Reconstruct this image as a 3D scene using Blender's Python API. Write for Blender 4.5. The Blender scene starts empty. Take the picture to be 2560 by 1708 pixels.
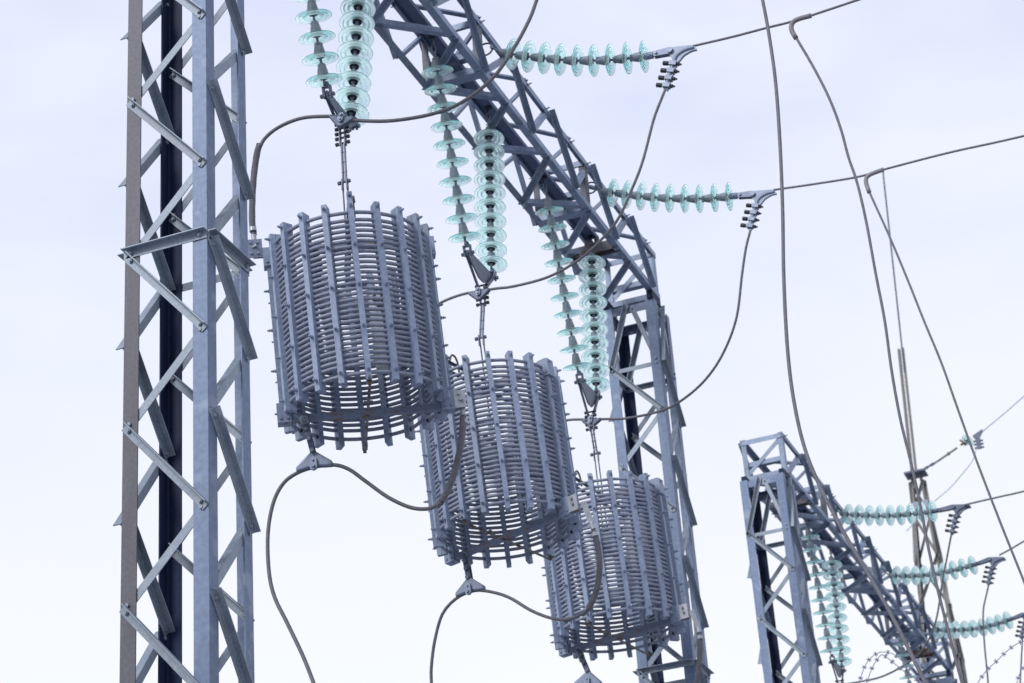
import bpy, bmesh, math, random, json
from mathutils import Vector, Matrix
V = Vector
random.seed(7)
R = math.radians
scn = bpy.context.scene
col = scn.collection
# ------------------------------------------------------------------ camera, sky, sun, exposure
cam_d = bpy.data.cameras.new('camera'); cam = bpy.data.objects.new('camera', cam_d); col.objects.link(cam)
cr, cu, cf = V((0.92473, 0.374612, -0.067376)), V((0.223922, -0.39229, 0.89217)), V((-0.307787, 0.840104, 0.446648))
m = Matrix.Identity(4)
for i in range(3):
    m[i][0], m[i][1], m[i][2] = cr[i], cu[i], -cf[i]
m.translation = V((0, 0, 1.43))
cam.matrix_world = m
cam_d.sensor_width = 36; cam_d.lens = 36 * 5465.8 / 2560
cam_d.clip_end = 2000; cam_d.clip_start = .1
cam_d.dof.use_dof = True; cam_d.dof.focus_distance = 13.2; cam_d.dof.aperture_fstop = 4.5
scn.camera = cam
scn.render.engine = 'CYCLES'
scn.cycles.max_bounces = 16; scn.cycles.transmission_bounces = 14; scn.cycles.transparent_max_bounces = 12
scn.cycles.diffuse_bounces = 4; scn.cycles.caustics_refractive = True; scn.cycles.caustics_reflective = False; scn.cycles.blur_glossy = .5
vs = scn.view_settings
vs.view_transform = 'Standard'; vs.look = 'None'; vs.gamma = 1; vs.use_curve_mapping = False; vs.exposure = 0.0
scn.display_settings.display_device = 'sRGB'

SUN_EL, SUN_AZ = R(38), R(205)                       # azimuth clockwise from +Y: behind the camera, to the left
w = bpy.data.worlds.new('World'); scn.world = w; w.use_nodes = True
nt = w.node_tree; nt.nodes.clear()
N = nt.nodes.new; L = nt.links.new
out = N('ShaderNodeOutputWorld'); mix = N('ShaderNodeMixShader'); mix.inputs[0].default_value = .9
sky = N('ShaderNodeTexSky'); sky.sky_type = 'NISHITA'; sky.sun_disc = False
sky.sun_elevation = SUN_EL; sky.sun_rotation = SUN_AZ
b1 = N('ShaderNodeBackground'); b1.inputs[1].default_value = .1; L(sky.outputs[0], b1.inputs[0])
tc = N('ShaderNodeTexCoord'); sep = N('ShaderNodeSeparateXYZ'); L(tc.outputs['Generated'], sep.inputs[0])
rp = N('ShaderNodeValToRGB'); L(sep.outputs[2], rp.inputs[0])      # overcast: whiter low down, faintly blue higher up
e = rp.color_ramp.elements
e[0].position = .0; e[0].color = (.93, .95, .99, 1)
e[1].position = .70; e[1].color = (.73, .79, 1.03, 1)
x = e.new(.30); x.color = (1.06, 1.075, 1.10, 1)
x = e.new(.46); x.color = (.89, .94, 1.09, 1)
x = e.new(.56); x.color = (.775, .835, 1.06, 1)
mp = N('ShaderNodeMapping'); mp.inputs['Scale'].default_value = (2.2, 2.2, 6.0); L(tc.outputs['Generated'], mp.inputs[0])
nz = N('ShaderNodeTexNoise'); nz.inputs['Scale'].default_value = 2.6; nz.inputs['Detail'].default_value = 5; L(mp.outputs[0], nz.inputs[0])
nr = N('ShaderNodeValToRGB'); nr.color_ramp.elements[0].position = .38; nr.color_ramp.elements[1].position = .66
nr.color_ramp.elements[1].color = (.6, .6, .6, 1)
L(nz.outputs[0], nr.inputs[0])
mc = N('ShaderNodeMix'); mc.data_type = 'RGBA'; L(nr.outputs[0], mc.inputs[0]); L(rp.outputs[0], mc.inputs[6]); mc.inputs[7].default_value = (1.02, 1.04, 1.10, 1)
b2 = N('ShaderNodeBackground'); b2.inputs[1].default_value = 1.0; L(mc.outputs[2], b2.inputs[0])
L(b1.outputs[0], mix.inputs[1]); L(b2.outputs[0], mix.inputs[2]); L(mix.outputs[0], out.inputs[0])
sd = bpy.data.lights.new('sun', 'SUN'); sd.energy = 2.0; sd.angle = R(18); sd.color = (1, .98, .96)
so = bpy.data.objects.new('sun', sd); col.objects.link(so)
sdir = V((math.sin(SUN_AZ) * math.cos(SUN_EL), math.cos(SUN_AZ) * math.cos(SUN_EL), math.sin(SUN_EL)))
so.rotation_euler = sdir.to_track_quat('Z', 'Y').to_euler(); so.location = (0, -20, 30)

# ------------------------------------------------------------------ materials
def mat(name, c1, c2, scale=6, rough=.5, metal=0., stain=None, stain_amt=.5, bump=0., streak=1.0, spec=.5):
    """two-tone noise over a base colour, optional rust / dirt patches with a shape of their own"""
    M = bpy.data.materials.new(name); M.use_nodes = True
    t = M.node_tree; n = t.nodes.new; l = t.links.new
    p = t.nodes['Principled BSDF']
    co = n('ShaderNodeTexCoord'); mpg = n('ShaderNodeMapping'); l(co.outputs['Object'], mpg.inputs[0])
    mpg.inputs['Scale'].default_value = (1, 1, streak)
    a = n('ShaderNodeTexNoise'); a.inputs['Scale'].default_value = scale; a.inputs['Detail'].default_value = 6; a.inputs['Roughness'].default_value = .65
    l(mpg.outputs[0], a.inputs[0])
    r = n('ShaderNodeValToRGB'); l(a.outputs[0], r.inputs[0])
    r.color_ramp.elements[0].position = .3; r.color_ramp.elements[1].position = .72
    r.color_ramp.elements[0].color = (*c1, 1); r.color_ramp.elements[1].color = (*c2, 1)
    last = r.outputs[0]
    v = n('ShaderNodeTexNoise'); v.inputs['Scale'].default_value = scale * 9; v.inputs['Detail'].default_value = 3; l(co.outputs['Object'], v.inputs[0])
    vr = n('ShaderNodeValToRGB'); vr.color_ramp.elements[0].position = .35; vr.color_ramp.elements[1].position = .7
    vr.color_ramp.elements[0].color = (.82, .82, .82, 1); vr.color_ramp.elements[1].color = (1.08, 1.08, 1.08, 1); l(v.outputs[0], vr.inputs[0])
    mu = n('ShaderNodeMix'); mu.data_type = 'RGBA'; mu.blend_type = 'MULTIPLY'; mu.inputs[0].default_value = 1
    l(last, mu.inputs[6]); l(vr.outputs[0], mu.inputs[7]); last = mu.outputs[2]
    if stain:
        s = n('ShaderNodeTexNoise'); s.inputs['Scale'].default_value = scale * 1.7; s.inputs['Detail'].default_value = 8; l(co.outputs['Object'], s.inputs[0])
        sr = n('ShaderNodeValToRGB'); l(s.outputs[0], sr.inputs[0])
        sr.color_ramp.elements[0].position = 1 - stain_amt; sr.color_ramp.elements[1].position = min(1, 1 - stain_amt + .09)
        mx = n('ShaderNodeMix'); mx.data_type = 'RGBA'; l(sr.outputs[0], mx.inputs[0]); l(last, mx.inputs[6]); mx.inputs[7].default_value = (*stain, 1); last = mx.outputs[2]
    oi = n('ShaderNodeObjectInfo'); om = n('ShaderNodeMapRange'); l(oi.outputs['Random'], om.inputs[0]); om.inputs[3].default_value = .86; om.inputs[4].default_value = 1.10
    mo = n('ShaderNodeVectorMath'); mo.operation = 'SCALE'; l(last, mo.inputs[0]); l(om.outputs[0], mo.inputs['Scale']); last = mo.outputs[0]
    l(last, p.inputs['Base Color'])
    rr = n('ShaderNodeMapRange'); l(a.outputs[0], rr.inputs[0]); rr.inputs[3].default_value = rough - .1; rr.inputs[4].default_value = rough + .12; l(rr.outputs[0], p.inputs['Roughness'])
    p.inputs['Metallic'].default_value = metal; p.inputs['Specular IOR Level'].default_value = spec
    if bump:
        b = n('ShaderNodeBump'); b.inputs['Strength'].default_value = bump; b.inputs['Distance'].default_value = .003; l(v.outputs[0], b.inputs['Height']); l(b.outputs[0], p.inputs['Normal'])
    return M
M = {}
M['galv'] = mat('galvanised_steel', (.10, .145, .245), (.18, .235, .355), 3.2, .5, .25, bump=.15, streak=.3, stain=(.205, .25, .35), stain_amt=.42)
M['galv_beam_lift'] = mat('galvanised_beam_lightened', (.165, .215, .32), (.28, .345, .47), 4, .5, .25, bump=.15, stain=(.15, .18, .245), stain_amt=.40)  # lighter copy of galv: extra light on the beam's underside put into the colour
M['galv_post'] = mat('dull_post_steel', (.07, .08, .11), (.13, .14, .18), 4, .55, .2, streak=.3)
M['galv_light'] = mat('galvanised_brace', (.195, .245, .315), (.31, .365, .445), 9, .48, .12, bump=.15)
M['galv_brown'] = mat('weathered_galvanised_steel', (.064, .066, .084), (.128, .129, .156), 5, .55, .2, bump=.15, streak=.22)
M['galv_dark'] = mat('dark_navy_steel', (.007, .014, .050), (.02, .036, .095), 3, .6, .0, streak=.3, spec=.2)  # plain dark navy tone with noise
M['channel'] = mat('blue_grey_channel', (.085, .125, .24), (.12, .16, .27), 4, .6, .1, stain=(.16, .09, .05), stain_amt=.22)
M['rusty'] = mat('rusty_channel', (.13, .135, .155), (.20, .20, .22), 5, .65, .1, stain=(.10, .045, .02), stain_amt=.52)
M['paint'] = mat('reactor_grey_paint', (.225, .28, .405), (.29, .35, .475), 4, .55, .0, stain=(.185, .22, .305), stain_amt=.36)
M['wind'] = mat('painted_winding', (.20, .235, .32), (.32, .35, .445), 7, .6, .0, bump=.2)
M['rustbar'] = mat('rust_spotted_crossbar', (.14, .18, .275), (.18, .225, .325), 5, .6, .0, stain=(.20, .105, .05), stain_amt=.45)
M['hard'] = mat('forged_fitting', (.075, .095, .15), (.17, .20, .28), 25, .5, .35)
M['fit_light'] = mat('cast_alloy_fitting', (.17, .21, .30), (.25, .29, .39), 18, .45, .3)
M['fit_dark'] = mat('dull_forged_plate', (.085, .105, .155), (.15, .18, .245), 12, .5, .3)
M['alu'] = mat('bare_aluminium_pad', (.34, .36, .41), (.48, .50, .55), 25, .4, .3)
M['cap'] = mat('grey_insulator_cap', (.155, .19, .235), (.24, .28, .335), 14, .6, .15, bump=.2)
M['dark'] = mat('dark_bolt_steel', (.018, .022, .035), (.05, .055, .075), 40, .5, .3)
M['cement'] = mat('dark_cement', (.010, .020, .024), (.025, .04, .045), 40, .8)
M['cable'] = mat('stranded_conductor', (.115, .115, .14), (.195, .195, .23), 30, .6, .2, bump=.5)
M['sleeve'] = mat('dark_wire_wrap', (.10, .10, .125), (.17, .17, .20), 12, .55, .3)
M['sleeve_elbow'] = mat('pale_elbow_sleeve', (.22, .215, .24), (.30, .29, .32), 14, .6, .1)
M['mast'] = mat('tan_grey_mast_steel', (.15, .147, .147), (.225, .22, .22), 3, .6, .1)
M['wire_far'] = mat('glare_pale_wire', (.30, .40, .55), (.36, .47, .62), 3, .5, .1)  # glare of the bright sky put into the wire colour as pale blue
M['razor'] = mat('razor_wire_steel', (.26, .27, .38), (.36, .37, .50), 10, .6, .0)
M['white'] = mat('white_tuning_case', (.60, .61, .66), (.70, .71, .75), 4, .6)
M['gravel'] = mat('grey_gravel_and_snow', (.20, .21, .235), (.33, .34, .37), 3, .9, bump=1.)
M['strap'] = mat('rusty_strap', (.17, .18, .22), (.25, .26, .30), 9, .6, .1, stain=(.085, .045, .03), stain_amt=.50)
M['orange'] = mat('rust_orange_rod', (.13, .085, .06), (.22, .16, .12), 20, .7, .1)
def glass(name, c, dens):
    """thick tinted glass with a slightly milky, weathered skin"""
    g = bpy.data.materials.new(name); g.use_nodes = True; t = g.node_tree
    p = t.nodes['Principled BSDF']; p.inputs['Base Color'].default_value = (.98, 1, .995, 1)
    p.inputs['Roughness'].default_value = .08; p.inputs['IOR'].default_value = 1.2; p.inputs['Transmission Weight'].default_value = 1
    p.inputs['Coat Weight'].default_value = .6; p.inputs['Coat Roughness'].default_value = .08
    tr = t.nodes.new('ShaderNodeBsdfTranslucent'); tr.inputs[0].default_value = (.93, 1, .985, 1)
    mx = t.nodes.new('ShaderNodeMixShader'); mx.inputs[0].default_value = .30
    t.links.new(p.outputs[0], mx.inputs[1]); t.links.new(tr.outputs[0], mx.inputs[2]); t.links.new(mx.outputs[0], t.nodes['Material Output'].inputs['Surface'])
    va = t.nodes.new('ShaderNodeVolumeAbsorption'); va.inputs['Color'].default_value = (*c, 1); va.inputs['Density'].default_value = dens
    t.links.new(va.outputs[0], t.nodes['Material Output'].inputs['Volume'])
    return g
M['glass'] = glass('toughened_glass', (.02, .885, .92), 7.0)

# ------------------------------------------------------------------ mesh helpers
class MB:
    def __init__(s): s.v = []; s.f = []
    def add(s, vs_, fs):
        o = len(s.v); s.v += [V(q) for q in vs_]; s.f += [tuple(i + o for i in f) for f in fs]; return s
    def box(s, c, ax, ay, az):
        c = V(c); ax, ay, az = V(ax), V(ay), V(az)
        vv = [c + ax * i + ay * j + az * k for i in (-1, 1) for j in (-1, 1) for k in (-1, 1)]
        return s.add(vv, [(0, 1, 3, 2), (4, 6, 7, 5), (0, 4, 5, 1), (2, 3, 7, 6), (0, 2, 6, 4), (1, 5, 7, 3)])
    def abox(s, x0, x1, y0, y1, z0, z1):
        return s.box(((x0 + x1) / 2, (y0 + y1) / 2, (z0 + z1) / 2), ((x1 - x0) / 2, 0, 0), (0, (y1 - y0) / 2, 0), (0, 0, (z1 - z0) / 2))
    def poly(s, pts, d):
        """flat polygon (list of points) pushed along d: a real plate with thickness"""
        n = len(pts); d = V(d); a = [V(q) - d / 2 for q in pts]; b = [V(q) + d / 2 for q in pts]
        return s.add(a + b, [tuple(range(n))[::-1], tuple(range(n, 2 * n))] + [(i, (i + 1) % n, n + (i + 1) % n, n + i) for i in range(n)])
    def ell(s, P, Q, a, b, wa, wb, t):
        """rolled steel angle from P to Q along its heel, flanges towards a and b"""
        P, Q, a, b = V(P), V(Q), V(a), V(b)
        r = t * .9
        sec = [(0, 0)] if r <= 0 else [(0, r * .45), (r * .13, r * .13), (r * .45, 0)]
        sec += [(wa, 0), (wa, t), (t * 1.9, t), (t, t * 1.9), (t, wb), (0, wb)]
        n = len(sec)
        vv = [P + a * x_ + b * y_ for x_, y_ in sec] + [Q + a * x_ + b * y_ for x_, y_ in sec]
        return s.add(vv, [tuple(range(n))[::-1], tuple(range(n, 2 * n))] + [(i, (i + 1) % n, n + (i + 1) % n, n + i) for i in range(n)])
    def rod(s, P, Q, r, n=10, r2=None):
        P, Q = V(P), V(Q); r2 = r if r2 is None else r2
        d = (Q - P).normalized(); x_ = d.orthogonal().normalized(); y_ = d.cross(x_)
        A = [(x_ * math.cos(2 * math.pi * i / n) + y_ * math.sin(2 * math.pi * i / n)) for i in range(n)]
        return s.add([P + q * r for q in A] + [Q + q * r2 for q in A], [tuple(range(n))[::-1], tuple(range(n, 2 * n))] + [(i, (i + 1) % n, n + (i + 1) % n, n + i) for i in range(n)])
    def bolt(s, P, d, r=.013, h=.012, shank=0.):
        P, d = V(P), V(d).normalized(); s.rod(P - d * .002, P + d * h, r, 6)
        if shank: s.rod(P + d * h * .9, P + d * (h + shank), r * .55, 8)
        return s
    def tube(s, pts, r, n=8, lobes=0, twist=0., amp=.08, rad=None):
        pts = [V(q) for q in pts]; k = len(pts)
        tg = [(pts[min(i + 1, k - 1)] - pts[max(i - 1, 0)]).normalized() for i in range(k)]
        x_ = tg[0].orthogonal().normalized(); vv = []; ln = 0
        for i in range(k):
            x_ = (x_ - tg[i] * x_.dot(tg[i])).normalized(); y_ = tg[i].cross(x_)
            if i: ln += (pts[i] - pts[i - 1]).length
            rr = r if rad is None else rad[i]
            for j in range(n):
                th = 2 * math.pi * j / n
                q = rr * (1 + (amp * (abs(math.sin(lobes * (th + twist * ln) / 2)) * 2 - 1) if lobes else 0))
                vv.append(pts[i] + x_ * (q * math.cos(th)) + y_ * (q * math.sin(th)))
        fs = [tuple(range(n))[::-1], tuple(range((k - 1) * n, k * n))]
        for i in range(k - 1):
            for j in range(n): fs.append((i * n + j, i * n + (j + 1) % n, (i + 1) * n + (j + 1) % n, (i + 1) * n + j))
        return s.add(vv, fs)
    def lathe(s, prof, n=40, closed=True):
        k = len(prof); vv = []
        for j in range(n):
            c_, s_ = math.cos(2 * math.pi * j / n), math.sin(2 * math.pi * j / n)
            vv += [(r_ * c_, r_ * s_, z_) for r_, z_ in prof]
        fs = []
        for j in range(n):
            j2 = (j + 1) % n
            for i in range(k if closed else k - 1):
                i2 = (i + 1) % k; fs.append((j * k + i, j2 * k + i, j2 * k + i2, j * k + i2))
        return s.add(vv, fs)
    def mesh(s, name, mt, smooth=False):
        me = bpy.data.meshes.new(name); me.from_pydata([tuple(q) for q in s.v], [], s.f)
        b = bmesh.new(); b.from_mesh(me); bmesh.ops.recalc_face_normals(b, faces=b.faces); b.to_mesh(me); b.free()
        me.materials.append(mt)
        if smooth:
            for q in me.polygons: q.use_smooth = True
            if smooth != 'all': me.set_sharp_from_angle(angle=R(38))
        return me
    def build(s, name, mt, parent=None, smooth=False):
        """link as ONE mesh object; geometry was written in world space, the object keeps its thing's origin"""
        o = V((0, 0, 0)); q = parent
        while q is not None: o += q.location; q = q.parent
        s.v = [q_ - o for q_ in s.v]
        ob = bpy.data.objects.new(name, s.mesh(name, mt, smooth)); col.objects.link(ob); ob.parent = parent
        return ob
def tag(o, label=None, cat=None, group=None, kind=None):
    if label: o['label'] = label
    if cat: o['category'] = cat
    if group: o['group'] = group
    if kind: o['kind'] = kind
    return o
def empty(name, loc=(0, 0, 0), parent=None):
    o = bpy.data.objects.new(name, None); col.objects.link(o); o.location = loc; o.parent = parent; o.empty_display_size = .1
    return o
def inst(name, me, parent, loc=(0, 0, 0), rot=None):
    o = bpy.data.objects.new(name, me); col.objects.link(o); o.parent = parent; o.location = loc
    if rot is not None: o.rotation_euler = rot
    return o
def spline(pts, step=.04):
    pts = [V(q) for q in pts]; o = []
    ext = [pts[0] * 2 - pts[1]] + pts + [pts[-1] * 2 - pts[-2]]
    for i in range(1, len(ext) - 2):
        a, b, c, d = ext[i - 1:i + 3]; n = max(2, int((c - b).length / step))
        for j in range(n):
            t = j / n
            o.append(.5 * ((2 * b) + (c - a) * t + (2 * a - 5 * b + 4 * c - d) * t * t + (3 * b - a - 3 * c + d) * t ** 3))
    return o + [pts[-1]]
X3, Y3, Z3 = V((1, 0, 0)), V((0, 1, 0)), V((0, 0, 1))
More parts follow.
